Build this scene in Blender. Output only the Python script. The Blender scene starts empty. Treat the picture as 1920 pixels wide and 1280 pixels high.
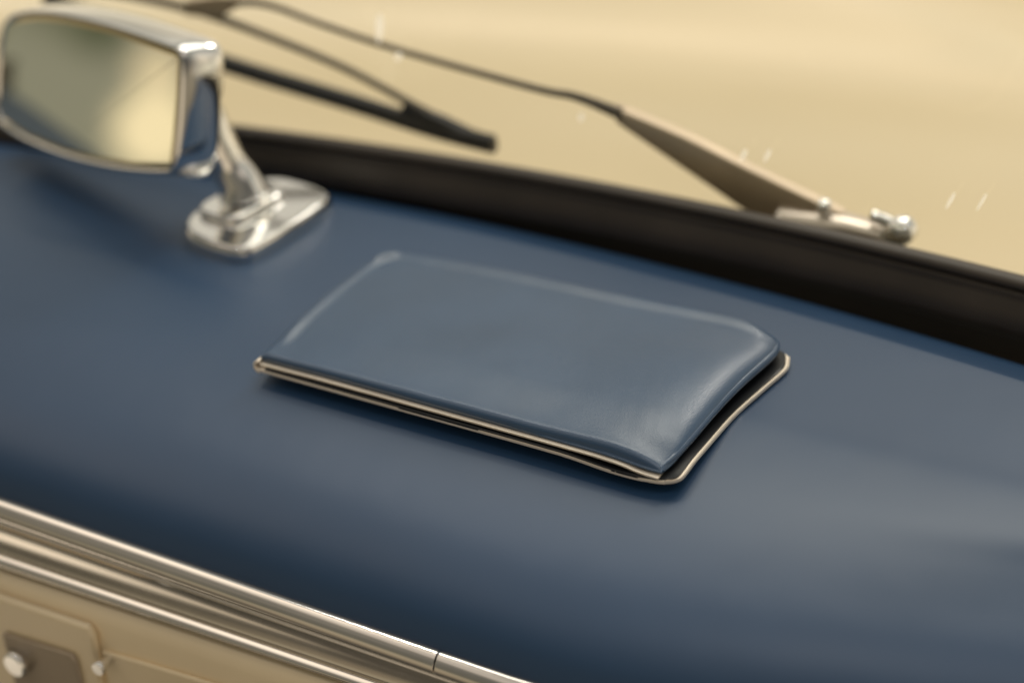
import bpy, math, random
from mathutils import Vector, Matrix, noise
random.seed(4)
S = bpy.context.scene
COL = S.collection

# ------------------------------------------------------------------ camera
cam = bpy.data.cameras.new('camera'); camo = bpy.data.objects.new('camera', cam); COL.objects.link(camo)
right = Vector((0.8706, 0.4896, -0.0474)).normalized()
back = Vector((0.4422, -0.7369, 0.5113)); back = (back - right * back.dot(right)).normalized()
up = back.cross(right)
M = Matrix((right, up, back)).transposed().to_4x4(); M.translation = Vector((0.1838, -0.3913, 0.3066))
camo.matrix_world = M
cam.sensor_width = 36; cam.lens = 60; cam.clip_start = 0.01; cam.clip_end = 100
cam.dof.use_dof = True; cam.dof.focus_distance = 0.542; cam.dof.aperture_fstop = 4.0
S.camera = camo

# ------------------------------------------------------------------ surrounding light (dim warm hall)
W = bpy.data.worlds.new('World'); S.world = W; W.use_nodes = True
nt = W.node_tree; nt.nodes.clear()
N = lambda t: nt.nodes.new(t); L = nt.links.new
out = N('ShaderNodeOutputWorld'); bg = N('ShaderNodeBackground'); L(bg.outputs[0], out.inputs[0])
tc = N('ShaderNodeTexCoord'); sep = N('ShaderNodeSeparateXYZ'); L(tc.outputs['Generated'], sep.inputs[0])
def ramp(src, stops, inter='EASE'):
    r = N('ShaderNodeValToRGB'); r.color_ramp.interpolation = inter
    e = r.color_ramp.elements
    while len(e) < len(stops): e.new(0.5)
    for k, (p, c) in enumerate(stops): e[k].position = p; e[k].color = (*c, 1)
    L(src, r.inputs[0]); return r.outputs[0]
def madd(src, a, b):
    m = N('ShaderNodeMath'); m.operation = 'MULTIPLY_ADD'; L(src, m.inputs[0]); m.inputs[1].default_value = a; m.inputs[2].default_value = b
    return m.outputs[0]
def mix(f, a, b, mode='MIX'):
    m = N('ShaderNodeMix'); m.data_type = 'RGBA'; m.blend_type = mode
    if hasattr(f, 'links'): L(f, m.inputs[0])
    else: m.inputs[0].default_value = f
    L(a, m.inputs[6]); L(b, m.inputs[7]); return m.outputs[2]
zf = madd(sep.outputs[2], 0.5, 0.5)
yf = madd(sep.outputs[1], 0.5, 0.5)
front = ramp(zf, [(0.0, (.05, .05, .04)), (0.44, (.30, .26, .19)), (0.50, (1.05, .93, .74)), (0.58, (.74, .65, .54)), (0.74, (.72, .67, .61)), (0.88, (.42, .41, .39)), (1.0, (.30, .285, .26))])
rear = ramp(zf, [(0.0, (.05, .045, .035)), (0.34, (.15, .125, .09)), (0.50, (.26, .225, .16)), (0.60, (.14, .13, .105)), (0.76, (.13, .125, .11)), (0.87, (.55, .50, .44)), (0.93, (.30, .28, .25)), (1.0, (.30, .285, .26))])
fb = ramp(yf, [(0.36, (0, 0, 0)), (0.60, (1, 1, 1))])
base = mix(fb, rear, front)
nz = N('ShaderNodeTexNoise'); nz.inputs['Scale'].default_value = 2.6; nz.inputs['Detail'].default_value = 2; L(tc.outputs['Generated'], nz.inputs['Vector'])
var = ramp(nz.outputs[0], [(0.36, (.58, .60, .59)), (0.5, (.92, .92, .91)), (0.62, (1.28, 1.22, 1.16))])
env = mix(1.0, base, var, 'MULTIPLY')
nrm = N('ShaderNodeVectorMath'); nrm.operation = 'NORMALIZE'; L(tc.outputs['Generated'], nrm.inputs[0])
# soft light and dark patches added to the surroundings to shape chrome and mirror reflections
for d, r0, r1, c in (((-.45, -.62, -.66), .10, .34, (.06, .052, .04)), ((-.64, -.52, -.56), .02, .15, (1.2, 1.02, .78)), ((-.55, -.60, -.62), .01, .07, (.7, .58, .42)), ((.55, -.80, -.10), .15, .5, (.75, .62, .45)), ((-.62, -.28, .73), .08, .38, (1.15, 1.0, .82)),
                     ((-.955, -.29, -.07), .08, .22, (.25, .245, .19)), ((-.944, -.338, -.062), .010, .020, (.75, .62, .42)), ((-.954, -.300, -.046), .010, .026, (.07, .08, .045)), ((-.940, -.345, -.095), .018, .030, (1.0, .84, .56)), ((-.961, -.275, -.030), .008, .045, (.10, .105, .06)), ((.85, -.35, .25), .1, .45, (.06, .055, .05))):
    ds = N('ShaderNodeVectorMath'); ds.operation = 'DISTANCE'; L(nrm.outputs[0], ds.inputs[0]); ds.inputs[1].default_value = Vector(d).normalized()
    mr = N('ShaderNodeMapRange'); mr.interpolation_type = 'SMOOTHSTEP'; L(ds.outputs['Value'], mr.inputs[0])
    mr.inputs[1].default_value = r0; mr.inputs[2].default_value = r1; mr.inputs[3].default_value = .92; mr.inputs[4].default_value = 0
    m = N('ShaderNodeMix'); m.data_type = 'RGBA'; L(mr.outputs[0], m.inputs[0]); L(env, m.inputs[6]); m.inputs[7].default_value = (*c, 1); env = m.outputs[2]
L(env, bg.inputs[0]); bg.inputs[1].default_value = 1.15

def area(name, loc, target, size, power, color, size_y=None, shape=None):
    l = bpy.data.lights.new(name, 'AREA'); l.energy = power; l.color = color; l.size = size
    if size_y: l.shape = 'RECTANGLE'; l.size_y = size_y
    if shape: l.shape = shape
    o = bpy.data.objects.new(name, l); COL.objects.link(o); o.location = loc
    o.rotation_euler = (Vector(target) - Vector(loc)).to_track_quat('-Z', 'Y').to_euler()
    return o
area('ceiling_panel_light', (0.32, 1.75, 1.62), (0, 0.1, 0), 0.42, 8.5, (1, .93, .88), 0.34)
area('bonnet_fill_light', (-0.3, 1.6, 3.2), (-0.2, 0.6, 0), 3.0, 52, (1, .94, .84), 2.2)  # added soft fill from overhead that lightens the bonnet
SPOTS = [(-1.2, 0.3, 2.2), (0.2, -0.9, 2.3), (1.4, -0.1, 2.2), (-0.3, 1.1, 2.4)]
for p in SPOTS:
    area('spot_light', p, (-0.1, 0.1, 0), 0.035, 3.4, (1, .97, .93), shape='DISK')

v = S.view_settings
v.view_transform = 'Standard'; v.look = 'None'; v.exposure = 0.08; v.gamma = 1; v.use_curve_mapping = False
S.cycles.max_bounces = 10; S.cycles.glossy_bounces = 6; S.cycles.transparent_max_bounces = 12
S.cycles.caustics_reflective = False; S.cycles.caustics_refractive = False

# ------------------------------------------------------------------ materials
def mat(name, base, rough=.5, metal=0, spec=.5, ior=1.5, coat=0, coat_rough=.05, sheen=0):
    m = bpy.data.materials.new(name); m.use_nodes = True
    b = m.node_tree.nodes['Principled BSDF']
    b.inputs['Base Color'].default_value = (*base, 1); b.inputs['Roughness'].default_value = rough
    b.inputs['Metallic'].default_value = metal; b.inputs['Specular IOR Level'].default_value = spec
    b.inputs['IOR'].default_value = ior; b.inputs['Coat Weight'].default_value = coat
    b.inputs['Coat Roughness'].default_value = coat_rough; b.inputs['Sheen Weight'].default_value = sheen
    return m
def vary(m, scale=40, amt=.15, rough_amt=.0, bump=None, detail=4, bump2=None):
    """noise in colour and gloss, grain or ripples in the relief"""
    t = m.node_tree; b = t.nodes['Principled BSDF']; n = t.nodes.new; l = t.links.new
    c = n('ShaderNodeTexCoord')
    z = n('ShaderNodeTexNoise'); z.inputs['Scale'].default_value = scale; z.inputs['Detail'].default_value = detail
    l(c.outputs['Object'], z.inputs['Vector'])
    col = b.inputs['Base Color'].default_value[:]
    r = n('ShaderNodeValToRGB'); r.color_ramp.elements[0].position = .3; r.color_ramp.elements[1].position = .7
    r.color_ramp.elements[0].color = (*[x * (1 - amt) for x in col[:3]], 1)
    r.color_ramp.elements[1].color = (*[min(1, x * (1 + amt)) for x in col[:3]], 1)
    l(z.outputs[0], r.inputs[0]); l(r.outputs[0], b.inputs['Base Color'])
    if rough_amt:
        q = n('ShaderNodeMath'); q.operation = 'MULTIPLY_ADD'; q.inputs[1].default_value = rough_amt * 2
        q.inputs[2].default_value = b.inputs['Roughness'].default_value - rough_amt
        l(z.outputs[0], q.inputs[0]); l(q.outputs[0], b.inputs['Roughness'])
    prev = None
    for bp in (bump, bump2):
        if not bp: continue
        kind, sc, st, dist = bp
        if kind == 'voronoi':
            g = n('ShaderNodeTexVoronoi'); g.feature = 'SMOOTH_F1'; g.inputs['Scale'].default_value = sc
        else:
            g = n('ShaderNodeTexNoise'); g.inputs['Scale'].default_value = sc; g.inputs['Detail'].default_value = 3
        l(c.outputs['Object'], g.inputs['Vector'])
        bb = n('ShaderNodeBump'); bb.inputs['Strength'].default_value = st; bb.inputs['Distance'].default_value = dist
        l(g.outputs[0], bb.inputs['Height'])
        if prev: l(prev.outputs[0], bb.inputs['Normal'])
        prev = bb
    if prev: l(prev.outputs[0], b.inputs['Normal'])
    return m
DASH = vary(mat('navy_dash_leather', (.012, .047, .112), .42, spec=.62, ior=1.55), 6, .10, .05, ('voronoi', 1800, .05, .0002), bump2=('noise', 10, .3, .0045))
COVER = vary(mat('navy_wallet_leather', (.020, .062, .132), .34, spec=.80, ior=1.55), 30, .08, .05, ('voronoi', 2800, .26, .0002), bump2=('noise', 40, .12, .0012))
LINING = vary(mat('dark_lining', (.006, .007, .009), .35, spec=.4), 60, .2)
CHROME = vary(mat('chrome', (.80, .79, .77), .07, 1), 60, .03, .02)
TRIM = vary(mat('trim_chrome', (.84, .80, .75), .13, 1), 30, .05, .03, ('noise', 25, .04, .001))
CHANNEL = vary(mat('satin_trim_chrome', (.82, .78, .72), .17, 1), 30, .05, .03)
PLATE = vary(mat('pale_gold_steel', (.95, .84, .70), .34, .4), 80, .05, .04)
RUBBER = vary(mat('brown_black_rubber', (.050, .039, .029), .45, spec=.5), 25, .25, .06, ('noise', 120, .2, .0006))
BLACK = vary(mat('black_rubber', (.008, .007, .006), .5), 60, .2)
CREAM = vary(mat('cream_paint', (.74, .60, .365), .35, coat=.6, coat_rough=.12), 3, .05)
FASCIA = vary(mat('cream_dash_paint', (.80, .66, .44), .4, coat=.3), 12, .07)
ARM = vary(mat('bronze_grey_wiper_paint', (.70, .56, .40), .45, .25), 30, .12, .05)
HINGE = vary(mat('dull_pinkish_chrome', (.66, .58, .50), .3, .8), 30, .1, .05)
RODM = vary(mat('dull_wiper_metal', (.10, .080, .055), .4, .4), 40, .2)
BROWN = vary(mat('grey_brown_panel', (.38, .31, .23), .4, .3), 20, .15, .05)
GLINT = mat('painted_glint', (.95, .90, .80), .5)  # pale translucent colour standing in for bright glints on the glass
_t = GLINT.node_tree; _o = _t.nodes['Material Output']; _b = _t.nodes['Principled BSDF']
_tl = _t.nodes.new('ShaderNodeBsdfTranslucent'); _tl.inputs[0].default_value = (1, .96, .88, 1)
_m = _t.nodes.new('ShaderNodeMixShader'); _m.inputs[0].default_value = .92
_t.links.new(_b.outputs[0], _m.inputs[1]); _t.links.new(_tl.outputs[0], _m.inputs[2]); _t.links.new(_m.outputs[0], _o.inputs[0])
MIRROR = mat('mirror_glass', (.80, .78, .66), .03, 1)
BEVELM = mat('mirror_bevel', (.62, .50, .27), .18, 1)
def glassmat():
    m = bpy.data.materials.new('windscreen_glass'); m.use_nodes = True; t = m.node_tree; t.nodes.clear()
    o = t.nodes.new('ShaderNodeOutputMaterial'); mx = t.nodes.new('ShaderNodeMixShader')
    tr = t.nodes.new('ShaderNodeBsdfTransparent'); tr.inputs[0].default_value = (.96, .965, .94, 1)
    gl = t.nodes.new('ShaderNodeBsdfGlossy'); gl.inputs['Roughness'].default_value = .02
    f = t.nodes.new('ShaderNodeFresnel'); f.inputs[0].default_value = 1.45
    g = t.nodes.new('ShaderNodeNewGeometry'); k = t.nodes.new('ShaderNodeMath'); k.operation = 'SUBTRACT'; k.use_clamp = True
    t.links.new(f.outputs[0], k.inputs[0]); t.links.new(g.outputs['Backfacing'], k.inputs[1])
    t.links.new(k.outputs[0], mx.inputs[0]); t.links.new(tr.outputs[0], mx.inputs[1]); t.links.new(gl.outputs[0], mx.inputs[2])
    t.links.new(mx.outputs[0], o.inputs[0]); return m
GLASS = glassmat()

# ------------------------------------------------------------------ helpers
def obj(name, verts, faces, m, parent=None, smooth=True, bevel=0, seg=2, sub=0):
    me = bpy.data.meshes.new(name); me.from_pydata([tuple(q) for q in verts], [], faces); me.update()
    if smooth:
        for p in me.polygons: p.use_smooth = len(p.vertices) < 5
    me.materials.append(m)
    o = bpy.data.objects.new(name, me); COL.objects.link(o)
    if parent: o.parent = parent
    if bevel:
        b = o.modifiers.new('bevel', 'BEVEL'); b.width = bevel; b.segments = seg; b.limit_method = 'ANGLE'; b.angle_limit = math.radians(35)
        b.harden_normals = False
    if sub:
        s = o.modifiers.new('sub', 'SUBSURF'); s.levels = sub; s.render_levels = sub
    return o
def thing(name, label, cat, loc=(0, 0, 0)):
    o = bpy.data.objects.new(name, None); COL.objects.link(o); o.empty_display_size = .02
    o['label'] = label; o['category'] = cat
    return o
def grid(P, nu, nv, cu=False, cv=False):
    f = []
    for i in range(nu if cu else nu - 1):
        for j in range(nv if cv else nv - 1):
            a, b = i * nv + j, ((i + 1) % nu) * nv + j
            c, d = ((i + 1) % nu) * nv + (j + 1) % nv, i * nv + (j + 1) % nv
            f.append((a, b, c, d))
    return f
def cat(ps, t):
    """Catmull-Rom through ps, t in 0..1"""
    n = len(ps) - 1; s = min(max(t, 0), 1) * n; i = min(int(s), n - 1); f = s - i
    p0 = ps[max(i - 1, 0)]; p1 = ps[i]; p2 = ps[i + 1]; p3 = ps[min(i + 2, n)]
    return tuple(.5 * (2 * b + (c - a) * f + (2 * a - 5 * b + 4 * c - d) * f * f + (3 * b - a - 3 * c + d) * f ** 3) for a, b, c, d in zip(p0, p1, p2, p3))
def interp(tab, x):
    if x <= tab[0][0]: return tab[0][1]
    for (a, b), (c, d) in zip(tab, tab[1:]):
        if x <= c: return b + (d - b) * (x - a) / (c - a)
    return tab[-1][1]
def smooth(a, b, x):
    t = min(max((x - a) / (b - a), 0), 1); return t * t * (3 - 2 * t)
def tube(pts, rads, seg=12, flat=1.0, upv=Vector((0, 0, 1)), steps=0):
    if steps:
        q = [(*p, r) for p, r in zip(pts, rads)]
        q = [cat(q, k / steps) for k in range(steps + 1)]
        pts = [p[:3] for p in q]; rads = [p[3] for p in q]
    pts = [Vector(p) for p in pts]; V = []
    for k, p in enumerate(pts):
        d = (pts[min(k + 1, len(pts) - 1)] - pts[max(k - 1, 0)]).normalized()
        a = d.cross(upv).normalized(); b = a.cross(d)
        for s in range(seg):
            t = 2 * math.pi * s / seg
            V.append(p + a * math.cos(t) * rads[k] * flat + b * math.sin(t) * rads[k])
    F = grid(None, len(pts), seg, cv=True)
    F.append(tuple(range(seg))[::-1]); n = (len(pts) - 1) * seg; F.append(tuple(range(n, n + seg)))
    return V, F
def extrude(outline, d):
    """prism of 3-D outline pushed along d"""
    n = len(outline); V = [Vector(p) for p in outline] + [Vector(p) + Vector(d) for p in outline]
    F = [tuple(range(n)), tuple(range(2 * n - 1, n - 1, -1))] + [(i, (i + 1) % n, (i + 1) % n + n, i + n)[::-1] for i in range(n)]
    return V, F
def rrect(cx, cy, w, h, r, seg=6, rot=0):
    P = []
    for k, (sx, sy) in enumerate(((1, 1), (-1, 1), (-1, -1), (1, -1))):
        for s in range(seg + 1):
            a = (k + s / seg) * math.pi / 2
            P.append((sx * (w / 2 - r) + r * math.cos(a), sy * (h / 2 - r) + r * math.sin(a)))
    c, s = math.cos(rot), math.sin(rot)
    return [(cx + x * c - y * s, cy + x * s + y * c) for x, y in P]

# ------------------------------------------------------------------ dashboard
def back_edge(x):
    d = x + .14; return .1180 - (.25 if d < 0 else .36) * d * d
def front_shift(x):       # the front edge of the dash sweeps away to the right
    d = max(0, x + .03); return .045 * math.tanh(1.5 * d * d / .045)
dash = thing('dashboard', 'navy leather padded car dashboard with chrome strip, under the wallet', 'dashboard')
def ground(x, y):
    return -2.2 * max(0, .04 - y) ** 2 if y < .04 else 0
prof = [(-.0615, -.052, 0), (-.0610, -.0445, 0), (-.0600, -.0385, 0), (-.0565, -.0310, 0), (-.0500, -.0240, 0), (-.0400, -.0175, 0), (-.0270, -.0120, 0),
        (-.0100, -.0068, 0), (.0100, -.0027, 0), (.0350, 0, 0), (.05, 0, 0), (-.035, .0, 1), (-.014, .0, 1), (-.0025, -.0001, 1), (.0005, -.0006, 1), (.0045, -.0022, 1), (.0120, -.0051, 1), (.0200, -.0079, 1), (.0250, -.0105, 1), (.0275, -.0150, 1), (.0285, -.030, 1)]
NX, NP = 150, 130
V = []
for i in range(NX):
    x = -.75 + 1.15 * i / (NX - 1); yb = back_edge(x)
    fs = front_shift(x)
    ctl = [(y + (yb if k else fs * (1 - smooth(-.030, .048, y))), z) for y, z, k in prof]
    for j in range(NP):
        y, z = cat(ctl, j / (NP - 1))
        z += .0005 * noise.noise(Vector((x * 9, y * 14, 1)))
        V.append((x, y, z))
obj('padded_top', V, grid(None, NX, NP), DASH, dash)

# chrome strip along the front: bead, dark slot, hollow channel, lower bead
def sweep(name, pr, x0, x1, m, parent, n=40, dz=0):
    V = []
    for i in range(n):
        x = x0 + .0002 + (x1 - x0 - .0004) * (i - 1) / (n - 3)
        x = x0 if i == 0 else x1 if i == n - 1 else x
        for y, z in pr: V.append((x, y + front_shift(x), widen(x, z)))
    k = len(pr); F = grid(None, n, k, cv=True); F.append(tuple(range(k))); F.append(tuple(range((n - 1) * k, n * k))[::-1])
    return obj(name, V, F, m, parent)
def arcp(cy, cz, ry, rz, a0, a1, n=10):
    return [(cy + ry * math.cos(math.radians(a0 + (a1 - a0) * k / n)), cz + rz * math.sin(math.radians(a0 + (a1 - a0) * k / n))) for k in range(n + 1)]
JX = -.0462
def prof_round(P, n=6):
    P = [(y - .0008, z) for y, z in P]   # smooth the corners of a closed profile
    return [cat(P + [P[0]], k / (len(P) * n)) for k in range(len(P) * n)]
bead = prof_round([(-.0598, -.0408), (-.0616, -.0409), (-.0634, -.0424), (-.0646, -.0444), (-.0649, -.0464), (-.0640, -.0477), (-.0610, -.0480), (-.0597, -.0479)])
chan = [(-.0575, -.0496), (-.0628, -.0498), (-.0632, -.0501), (-.0629, -.0510), (-.0625, -.0525), (-.0623, -.0545), (-.0623, -.0565), (-.0625, -.0585), (-.0629, -.0602), (-.0633, -.0613), (-.0575, -.0618)]
lowb = prof_round([(-.0600, -.0622), (-.0626, -.0622), (-.0644, -.0632), (-.0652, -.0646), (-.0642, -.0658), (-.0600, -.0660)])
chan = [chan[0]] + [cat(chan[2:-1], k / 36) for k in range(37)] + [chan[-1]]
def widen(x, z):        # the strip gets taller towards the left
    k = min(max(1 - 1.8 * (x + .12), .8), 1.5)
    return z if z < -.079 or z > -.0445 else -.0445 + (z + .0445) * (k if z > -.070 else k + (1 - k) * (-.070 - z) / .009)
for x0, x1 in ((-.75, JX - .0003), (JX + .0003, .4)):
    t = sweep('trim_strip', [(-.0565, -.0482), (-.0606, -.0482), (-.0606, -.0494), (-.0565, -.0494)], x0, x1, BLACK, dash)
    sweep('upper_bead', bead, x0, x1, TRIM, t)
for x0, x1 in ((-.75, JX + .0138), (JX + .0142, .4)):
    t2 = sweep('trim_channel', chan, x0, x1, CHANNEL, dash)
    sweep('lower_bead', lowb, x0, x1, TRIM, t2)
# cream painted fascia below
fp = [(-.0560, -.0668), (-.0620, -.0676), (-.0660, -.0695), (-.0680, -.0740), (-.0690, -.090), (-.0700, -.20), (-.030, -.20), (-.030, -.0668)]
fas = sweep('fascia', fp, -.75, .4, FASCIA, dash)
def panel(name, pts, y, d, m, parent, bev=.001):
    V_, F_ = extrude([(x, y, z) for x, z in pts], (0, d, 0)); return obj(name, V_, F_, m, parent, bevel=bev, seg=3)
sweep('gap_strip', [(-.0560, -.0655), (-.0628, -.0655), (-.0632, -.0684), (-.0560, -.0684)], -.75, .4, BLACK, dash)
# raised cream moulding and the brown control plate with its knobs
panel('raised_moulding', [(-.40, -.0850), (-.1870, -.0760), (-.1850, -.0800), (-.190, -.150), (-.40, -.150)], -.0685, -.0035, FASCIA, fas, .0015)
panel('raised_moulding', [(-.184, -.0870), (-.166, -.0850), (-.120, -.0810), (-.110, -.0860), (-.108, -.150), (-.184, -.150)], -.0685, -.0020, FASCIA, fas, .0015)
panel('control_plate', [(-.2300, -.0935), (-.1960, -.0905), (-.1945, -.0930), (-.1945, -.150), (-.2300, -.150)], -.0722, -.0018, BROWN, dash, .0016)
def knob(x, z, r, l, m, name='knob'):
    V_, F_ = tube([(x, -.066, z), (x, -.070 - l * .3, z), (x, -.070 - l * .6, z), (x, -.070 - l * .9, z), (x, -.070 - l, z)], [r * .7, r * .7, r, r, r * .75], 20)
    return obj(name, V_, F_, m, dash, bevel=.0005)
knob(-.2230, -.1032, .0052, .008, CHROME); knob(-.1806, -.0888, .0026, .007, CHROME)

# ------------------------------------------------------------------ windscreen: rubber seal, glass
def seal_y(x):
    return .1545 - .36 * (x + .08) ** 2
wind = thing('windscreen', 'clear windscreen in a dark brown rubber seal behind the dashboard', 'windscreen')
def sweepcurve(name, pr, m, parent, x0=-.75, x1=.4, n=90, cy=True):
    V = []
    for i in range(n):
        x = x0 + (x1 - x0) * i / (n - 1); yb = seal_y(x)
        for y, z in pr: V.append((x, yb + y, z))
    return obj(name, V, grid(None, n, len(pr), cv=cy), m, parent)
seal = [(-.0030, -.030), (-.0035, -.0120), (-.0072, -.0080), (-.0086, -.0040), (-.0070, .0010), (-.0052, .0045), (-.0042, .0065), (-.0048, .0080), (-.0025, .0083), (-.0022, .0090),
        (-.0052, .0096), (-.0060, .0112), (-.0054, .0128), (-.0035, .0136), (-.0008, .0136), (.0010, .0120), (.0060, .0000), (.0100, -.0300)]
sweepcurve('rubber_seal', seal, RUBBER, wind)
GN = Vector((0, .9848, .1736)); GU = Vector((0, -.1736, .9848))
# pane: curved like the seal, leaning back over the dash
V = []; nu, nv = 60, 12
for side in (0, 1):
    for i in range(nu):
        x = -.75 + 1.15 * i / (nu - 1)
        for j in range(nv):
            h = -.012 + .42 * j / (nv - 1)
            p = Vector((x, seal_y(x) + .0080, .0)) + GU * h
            V.append(p + GN * (.004 * side))
# single curved sheet pair is closed into a 4 mm pane
F = [f[::-1] for f in grid(None, nu, nv)] + [tuple(q + nu * nv for q in f) for f in grid(None, nu, nv)]
obj('glass', V, F, GLASS, wind)
def on_glass(x, z):
    h = z / .9848; return Vector((x, seal_y(x) + .0080, 0)) + GU * h
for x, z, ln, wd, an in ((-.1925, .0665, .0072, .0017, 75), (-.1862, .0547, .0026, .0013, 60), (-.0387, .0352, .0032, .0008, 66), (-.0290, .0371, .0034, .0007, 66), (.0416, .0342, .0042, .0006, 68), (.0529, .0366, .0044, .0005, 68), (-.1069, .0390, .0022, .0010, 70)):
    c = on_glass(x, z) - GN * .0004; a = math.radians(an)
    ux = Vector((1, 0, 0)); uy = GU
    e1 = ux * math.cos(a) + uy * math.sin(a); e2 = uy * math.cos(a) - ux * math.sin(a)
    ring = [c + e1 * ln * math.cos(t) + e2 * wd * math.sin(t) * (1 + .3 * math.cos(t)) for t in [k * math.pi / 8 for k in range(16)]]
    obj('glint_mark', [c - GN * .0003] + ring, [(0, k + 1, (k + 1) % 16 + 1) for k in range(16)], GLINT, wind)  # pale ellipse painted as a glint on a small scratch in the pane

# ------------------------------------------------------------------ bonnet beyond the glass
V = []; nu, nv = 90, 80
for i in range(nu):
    x = -2.0 + 3.4 * i / (nu - 1)
    for j in range(nv):
        y = .185 + 1.7 * (j / (nv - 1)) ** 1.3
        z = -.034 + .010 * smooth(.19, .5, y) - .05 * smooth(.8, 1.9, y) - .05 * (x + .1) ** 2 + +.014 * math.exp(-((y - .36 - .15 * x) / .07) ** 2) - .012 * math.exp(-((y - .52 + .3 * x) / .05) ** 2)
        V.append((x, y, z))
bon = obj('car_bonnet', V, grid(None, nu, nv), CREAM)
bon['label'] = 'glossy cream painted car bonnet seen blurred through the windscreen'; bon['category'] = 'car bonnet'

# ------------------------------------------------------------------ wiper outside the glass
wip = thing('windscreen_wiper', 'long wiper with bronze grey arm lying across outside of the windscreen', 'wiper')
# arm: tapering channel, thick bottom edge
a_top = [(-.1001, .1696, .0383), (-.0707, .1710, .0303), (-.0442, .1727, .0207), (-.0139, .1745, .0106), (-.0054, .1750, .0075)]
a_bot = [(-.0997, .1710, .0315), (-.0718, .1735, .0159), (-.0585, .1748, .0085), (-.0430, .1764, -.0001), (-.0230, .1773, -.0054)]
V = []
for k in range(17):
    t = Vector(cat(a_top, k / 16)); b = Vector(cat(a_bot, k / 16)); d = GN * .0028
    mid = (t + b) / 2
    V += [t, mid - GN * .0008, b, b + GN * .005, mid + GN * .0015, t + GN * .005]
obj('arm', V, grid(None, 17, 6, cv=True) + [tuple(range(6)), tuple(range(96, 102))[::-1]], ARM, wip, bevel=.0006)
Vt, Ft = tube([Vector(p) + GN * .002 for p in a_bot], [.0013, .0014, .0015, .0016, .0016], 8, steps=20)
obj('arm_edge', Vt, Ft, RODM, wip)
rod = [(-.0970, .1698, .0362), (-.1165, .1692, .0405), (-.1358, .1690, .0413), (-.1984, .1678, .0485), (-.2374, .1666, .0551), (-.2586, .1658, .0596), (-.2727, .1657, .0602), (-.2850, .1662, .0577)]
Vt, Ft = tube(rod, [.0026, .0018, .0015, .0014, .0014, .0015, .0016, .0018], 10, steps=50); obj('rod', Vt, Ft, RODM, wip)
Vt, Ft = tube([(-.0300, .1770, .0020), (-.0140, .1765, .0030), (-.0012, .1765, .0035), (.0160, .1766, .0020)], [.0095, .0080, .0060, .0048], 14, flat=.6, steps=14, upv=Vector((0, 1, 0)))
obj('hinge_block', Vt, Ft, HINGE, wip)
def dome(name, c, r, h, m, parent, axis=Vector((0, .5, .866)), seg=18):
    a = axis.normalized(); e = a.cross(Vector((1, 0, 0))).normalized(); g = a.cross(e)
    prf = [(1, -1.2), (1, -.1), (.97, .25), (.85, .6), (.6, .85), (.3, .97), (.02, 1)]
    V = [Vector(c) + (e * math.cos(2 * math.pi * s / seg) + g * math.sin(2 * math.pi * s / seg)) * r * q + a * h * w for q, w in prf for s in range(seg)]
    return obj(name, V, grid(None, len(prf), seg, cv=True) + [tuple(range((len(prf) - 1) * seg, len(prf) * seg))], m, parent)
dome('pivot_cap', (.0185, .1735, .0068), .0060, .0055, CHROME, wip, Vector((.65, -.45, .55)))
dome('rivet', (-.0125, .1735, .0110), .0030, .0026, CHROME, wip, Vector((.1, -.5, .8)))
Vt, Ft = tube([(.0060, .1750, .0100), (.0110, .1748, .0092), (.0160, .1745, .0080)], [.0022, .0026, .0026], 10); obj('pivot_pin', Vt, Ft, CHROME, wip, bevel=.0004)
# clip and blade assembly
Vt, Ft = extrude([(-.2903, .1640, .0610), (-.2813, .1640, .0617), (-.2829, .1645, .0549), (-.2932, .1650, .0498), (-.3114, .1650, .0490), (-.3096, .1645, .0560)], GN * .005)
obj('blade_clip', Vt, Ft, ARM, wip, bevel=.001)
bow = [(-.3896, .1672, .0519), (-.3470, .1669, .0537), (-.3048, .1673, .0512), (-.2685, .1685, .0445), (-.2286, .1702, .0346), (-.1958, .1725, .0219), (-.1734, .1740, .0133)]
Vt, Ft = tube(bow, [.0018, .0020, .0021, .0019, .0018, .0019, .0024], 10, steps=50); obj('blade_bow', Vt, Ft, RODM, wip)
ctl = [(-.3938, .1660, .0450), (-.3061, .1690, .0285), (-.2295, .1705, .0188), (-.1868, .1715, .0129), (-.1576, .1718, .0108)]
V = []
for k in range(25):
    p = Vector(cat(ctl, k / 24)); u = GU
    for a_, b_ in ((-.0040, -.001), (-.0034, .0032), (.0034, .0032), (.0044, -.001), (.001, -.004), (-.001, -.004)): V.append(p + u * a_ + GN * b_)
obj('rubber_blade', V, grid(None, 25, 6, cv=True) + [tuple(range(6)), tuple(range(144, 150))[::-1]], BLACK, wip, bevel=.0005)
Vt, Ft = tube([(-.2014, .1722, .0209), (-.1836, .1730, .0156), (-.1680, .1730, .0118)], [.0030, .0042, .0036], 8); obj('blade_end_link', Vt, Ft, BLACK, wip, bevel=.0005)

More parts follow.
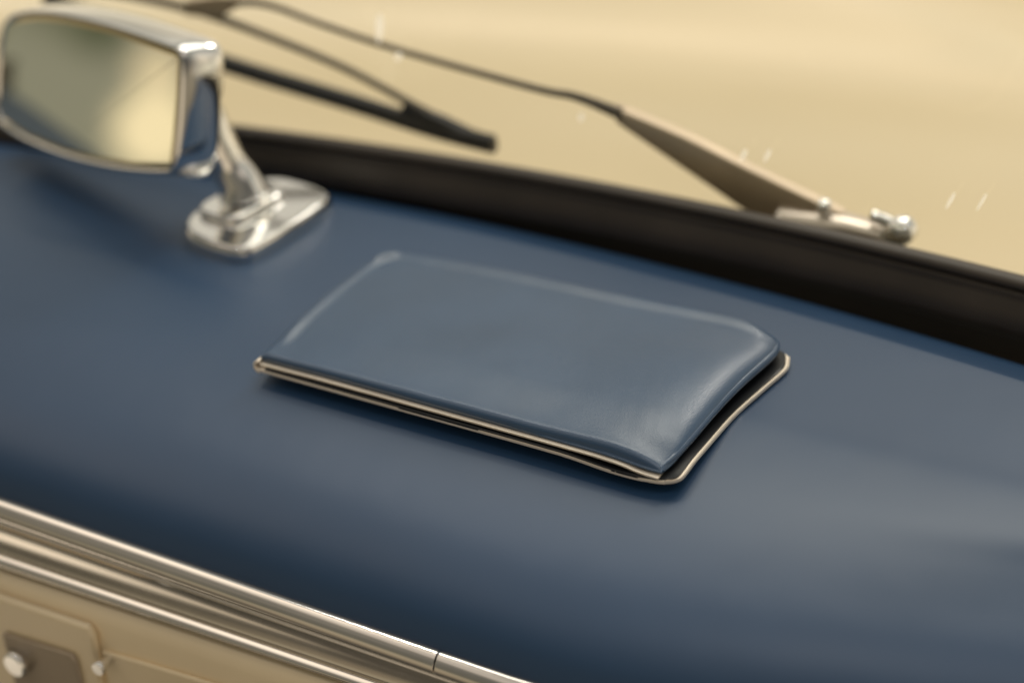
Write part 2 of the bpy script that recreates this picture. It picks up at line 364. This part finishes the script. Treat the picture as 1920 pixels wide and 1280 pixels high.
# ------------------------------------------------------------------ rear-view mirror on the dash
mir = thing('rear_view_mirror', 'chrome rear view mirror standing on a chrome foot on the dash', 'mirror')
FN = Vector((-.2813, -.9443, .27)).normalized(); FX = Vector((.9584, -.2855, 0)); FU = FN.cross(FX); FU = FU if FU.z > 0 else -FU; FC = Vector((-.2914, .0810, .0489))
face = [(-.0715, .0129), (-.0577, .0180), (-.0444, .0216), (-.0231, .0252), (.0129, .0285), (.0356, .0291), (.0555, .0298), (.0590, .0293), (.0600, .0276), (.0610, .0134), (.0612, -.0034), (.0605, -.0139), (.0590, -.0160), (.0550, -.0174), (.0344, -.0229), (.0109, -.0274), (-.0180, -.0315), (-.0484, -.0331), (-.0687, -.0323), (-.0743, -.0285), (-.0749, -.0095)]
def ring(sc, off, depth):
    """outline grown by off metres and pushed back by depth"""
    n = len(face); R = []
    for k, (x, z) in enumerate(face):
        x0, z0 = face[k - 1]; x1, z1 = face[(k + 1) % n]
        dx, dz = x1 - x0, z1 - z0; l = math.hypot(dx, dz); nx, nz = -dz / l, dx / l
        if nx * x + nz * z < 0: nx, nz = -nx, -nz
        R.append(FC + FX * (x * sc + nx * off) + FU * (z * sc + nz * off) - FN * depth)
    return R
n = len(face)
prfl = [(1, -.0006, .0012), (1, .0002, -.0004), (1, .0010, -.0007), (1, .0019, .0002), (1, .0026, .0022), (1, .0036, .0060), (1, .0042, .0105), (1, .0044, .0150), (1, .0038, .0172), (1, .0020, .0186), (.95, -.001, .0192), (.6, 0, .020), (.2, 0, .0205)]
V = [p for r in prfl for p in ring(*r)]
obj('housing', V, grid(None, len(prfl), n, cv=True) + [tuple(range((len(prfl) - 1) * n, len(prfl) * n))], CHROME, mir, sub=1)
V = ring(1, -.0026, .0004); obj('mirror_glass', V, [tuple(range(n))], MIRROR, mir, smooth=False)
V = ring(1, -.0004, .0012) + ring(1, -.0027, .00035); obj('glass_bevel', V, grid(None, 2, n, cv=True), BEVELM, mir)
# stem
Vt, Ft = tube([(-.2460, .0900, .0520), (-.2405, .0900, .0390), (-.2370, .0905, .0290), (-.2340, .0915, .0212), (-.2300, .0920, .0145), (-.2285, .0920, .0090)], [.0085, .0080, .0076, .0076, .0086, .0105], 20, flat=1.1, upv=Vector((0, 1, 0)), steps=30)
obj('stem', Vt, Ft, CHROME, mir)
# foot: long rounded plate, domed towards the middle
def dome_plate(name, out, z0, z1, steps, m, parent, cx, cy):
    V = []; k = len(out)
    for s, h in steps:
        V += [(cx + (x - cx) * s, cy + (y - cy) * s, z0 + (z1 - z0) * h) for x, y in out]
    return obj(name, V, grid(None, len(steps), k, cv=True) + [tuple(range((len(steps) - 1) * k, len(steps) * k))], m, parent)
foot = [cat([(-.2100, .0570), (-.2205, .0575), (-.2345, .0615), (-.2415, .0700), (-.2435, .0800), (-.2410, .0960), (-.2390, .1100), (-.2320, .1180), (-.2200, .1185), (-.2075, .1165), (-.2000, .1115), (-.1985, .1000), (-.1995, .0800), (-.2020, .0630), (-.2050, .0585), (-.2100, .0570)], k / 48) for k in range(48)]
dome_plate('foot_plate', foot, 0.0, .0062, [(1.0, 0), (1.0, .55), (.995, .64), (.962, .93), (.95, .985), (.93, 1.0), (.9, 1.0), (.3, 1.0)], CHROME, mir, -.2205, .088)

step = rrect(-.2285, .0900, .0230, .0360, .0085, rot=-.10)
dome_plate('foot_step', step, .0061, .0092, [(1.0, 0), (1.0, .6), (.93, 1.0), (.9, 1.0), (.3, 1.0)], CHROME, mir, -.2285, .0900)

# ------------------------------------------------------------------ the wallet
wal = thing('wallet', 'slim navy leather wallet with pale metal edges lying on the dashboard', 'wallet')
cF = [(-.1512, -.0020), (-.10, -.0022), (-.05, -.0024), (-.008, -.0028), (.0012, -.0026)]
cB = [(-.1485, .0752), (-.1455, .0782), (-.1410, .0801), (-.1240, .0816), (-.0910, .0832), (-.0410, .0842), (-.0150, .0850), (-.0060, .0848), (-.0010, .0840), (.0035, .0824)]
cL = [(-.1512, -.0020), (-.1522, .0160), (-.1530, .0420), (-.1528, .0620), (-.1512, .0708), (-.1485, .0752)]
cR = [(.0012, -.0026), (.0030, .0060), (.0038, .0145), (.0050, .0358), (.0062, .0516), (.0076, .0640), (.0083, .0725), (.0074, .0780), (.0056, .0808), (.0035, .0824)]
def coons(cF, cB, cL, cR, u, w):
    f, b, l, r = cat(cF, u), cat(cB, u), cat(cL, w), cat(cR, w)
    return [(1 - w) * f[i] + w * b[i] + (1 - u) * l[i] + u * r[i] - ((1 - u) * (1 - w) * cF[0][i] + u * (1 - w) * cF[-1][i] + (1 - u) * w * cB[0][i] + u * w * cB[-1][i]) for i in (0, 1)]
def dens(n, a=.45):
    return [(1 - a) * t + a * (.5 - .5 * math.cos(math.pi * t)) for t in [k / (n - 1) for k in range(n)]]
def sheet(name, cs, zt, zb, m, parent, nu=140, nv=90, bevel=0):
    us, ws = dens(nu, .9), dens(nv, .9); T, B = [], []
    for u in us:
        for w in ws:
            x, y = coons(*cs, u, w); T.append((x, y, zt(x, y, u, w))); B.append((x, y, zb(x, y, u, w)))
    k = nu * nv; F = [f[::-1] for f in grid(None, nu, nv)] + [tuple(q + k for q in f) for f in grid(None, nu, nv)]
    per = [i * nv for i in range(nu)] + [(nu - 1) * nv + j for j in range(1, nv)] + [i * nv + nv - 1 for i in range(nu - 2, -1, -1)] + [j for j in range(nv - 2, 0, -1)]
    for a, b in zip(per, per[1:] + per[:1]): F.append((a, b, b + k, a + k))
    # winding made consistent
    o = obj(name, T + B, F, m, parent, bevel=bevel)
    import bmesh
    bm = bmesh.new(); bm.from_mesh(o.data); bmesh.ops.recalc_face_normals(bm, faces=bm.faces); bm.to_mesh(o.data); bm.free()
    return o
def edge(d, r):
    t = min(max(d / r, 0), 1); return math.sqrt(max(0, 1 - (1 - t) ** 2))
def rim(x, y):          # height of the leather rim
    z = .0040 - .0004 * smooth(-.12, -.152, x)
    z += .0016 * smooth(-.05, .005, x) * smooth(.004, .040, y) * (1 - .55 * smooth(.05, .08, y))
    z -= .0013 * smooth(-.022, .001, x) * (1 - smooth(.0, .010, y))
    return z
def cov_top(x, y, u, w):
    dF = y + .0024; dR = (interp([(p[1], p[0]) for p in cR], y)) - x; dL = x - interp([(p[1], p[0]) for p in cL], y) + .0004; dB = interp(cB, x) - y + .0004
    e = edge(dF, .0024) * edge(max(dB, 0), .0050) * edge(dL, .0034)
    er = edge(max(dR, 0), .0170)
    T = .0040 + .0006 * smooth(-.15, -.06, x) + .0010 * smooth(-.05, -.01, x) * (1 - smooth(.045, .075, y)) + .0009 * smooth(0, .04, y)
    b = rim(x, y)
    wob = .00012 * noise.noise(Vector((x * 28, y * 28, 3))) + .00008 * noise.noise(Vector((x * 90, y * 90, 9)))
    # the leather is turned over and stitched down along the back and the left: a low rounded ridge
    T += (.0010 * math.exp(-((dB - .0060) / .0030) ** 2) * smooth(.003, .012, dR) + .0009 * math.exp(-((dL - .0042) / .0022) ** 2)) * smooth(.004, .014, dF)
    # soft creases near the roll at the open end
    cr = -.00006 * max(0, math.sin((x * 900 + y * 260))) * smooth(-.035, -.010, x) * (1 - smooth(-.006, .0, x)) * (1 - smooth(.03, .07, y))
    return b + (T + wob + cr) * e * er * (.62 + .38 * smooth(0, .022, dF))
sheet('leather_cover', (cF, cB, cL, cR), lambda x, y, u, w: cov_top(x, y, u, w) + .0004, lambda x, y, u, w: rim(x, y) - .0004, COVER, wal)
# piping roll along the open end
Vt, Ft = tube([(p[0] - .0012, p[1] if k else -.0016, rim(p[0], p[1]) + .0006) for k, p in enumerate(cR)], [.0009, .0012, .0014, .0016, .0017, .0017, .0016, .0014, .0011, .0006], 12, steps=60)
obj('edge_piping', Vt, Ft, COVER, wal)
# two metal plates, hinged at the left
off = lambda c, dx, dy: [(p[0] + dx, p[1] + dy) for p in c]
uF = [(-.1508, -.0036), (-.10, -.0037), (-.05, -.0038), (-.012, -.0040), (.0008, -.0042)]
uL = [(-.1508, -.0036), (-.1518, .0160), (-.1518, .0400), (-.1460, .0640)]
uB = [(-.1460, .0640), (-.10, .0760), (-.05, .0780), (-.0040, .0780)]
uR = [(.0008, -.0042), (.0000, .0145), (.0000, .0358), (.0002, .0516), (-.0040, .0780)]
def zu(x, y):
    return rim(x, y) - .0006 - .0004 * smooth(-.016, -.006, x) * (1 - smooth(0, .006, y)) + .00012 * math.sin(x * 420) * smooth(-.025, -.015, x) * (1 - smooth(-.004, 0, x))*(1-smooth(0,.01,y))
sheet('upper_plate', (uF, uB, uL, uR), lambda x, y, u, w: zu(x, y), lambda x, y, u, w: zu(x, y) - .0007, PLATE, wal, 90, 30, .00025)
lF = [(-.1510, -.0046), (-.10, -.0047), (-.05, -.0047), (-.012, -.0050), (-.002, -.0042), (.0030, -.0030)]
lR = [(.0030, -.0030), (.0062, -.0008), (.0072, .0040), (.0078, .0195), (.0086, .0384), (.0108, .0547), (.0128, .0678), (.0130, .0730), (.0112, .0785)]
lB = [(-.1490, .0720), (-.10, .0780), (-.05, .0795), (-.01, .0800), (.0060, .0810), (.0112, .0785)]
lL = [(-.1510, -.0046), (-.1520, .0160), (-.1526, .0420), (-.1490, .0720)]
def zl(x, y, u, w):
    return .0016 - .0012 * smooth(-.034, -.012, x) * (1 - smooth(0, .01, y)) + .0006 * smooth(.955, 1.0, u)
sheet('lower_plate', (lF, lB, lL, lR), zl, lambda x, y, u, w: zl(x, y, u, w) - .0012, PLATE, wal, 110, 50, .0003)
sheet('inner_lining', (off(lF, 0, .004), off(lB, -.001, -.015), off(lL, .003, 0), off(lR, -.0014, 0)), lambda x, y, u, w: zl(x, y, 0, w) + .0005 * (1 - smooth(.6, .95, w) * smooth(.95, 1, u)), lambda x, y, u, w: zl(x, y, 0, w) - .0004, LINING, wal, 90, 40)
# rounded fold joining both plates at the left end
V = []
for k in range(9):
    a = math.radians(90 + 180 * k / 8)
    for j in range(20):
        x, y = cat([(-.1508, -.0042), (-.1512, .0080), (-.1514, .0200), (-.1500, .0360)], j / 19)
        for r in (1.0,):
            V.append((x + .0016 * math.cos(a), y, .00185 + .00165 * math.sin(a)))
obj('fold', V, grid(None, 9, 20), PLATE, wal).modifiers.new('solid', 'SOLIDIFY').thickness = .0009
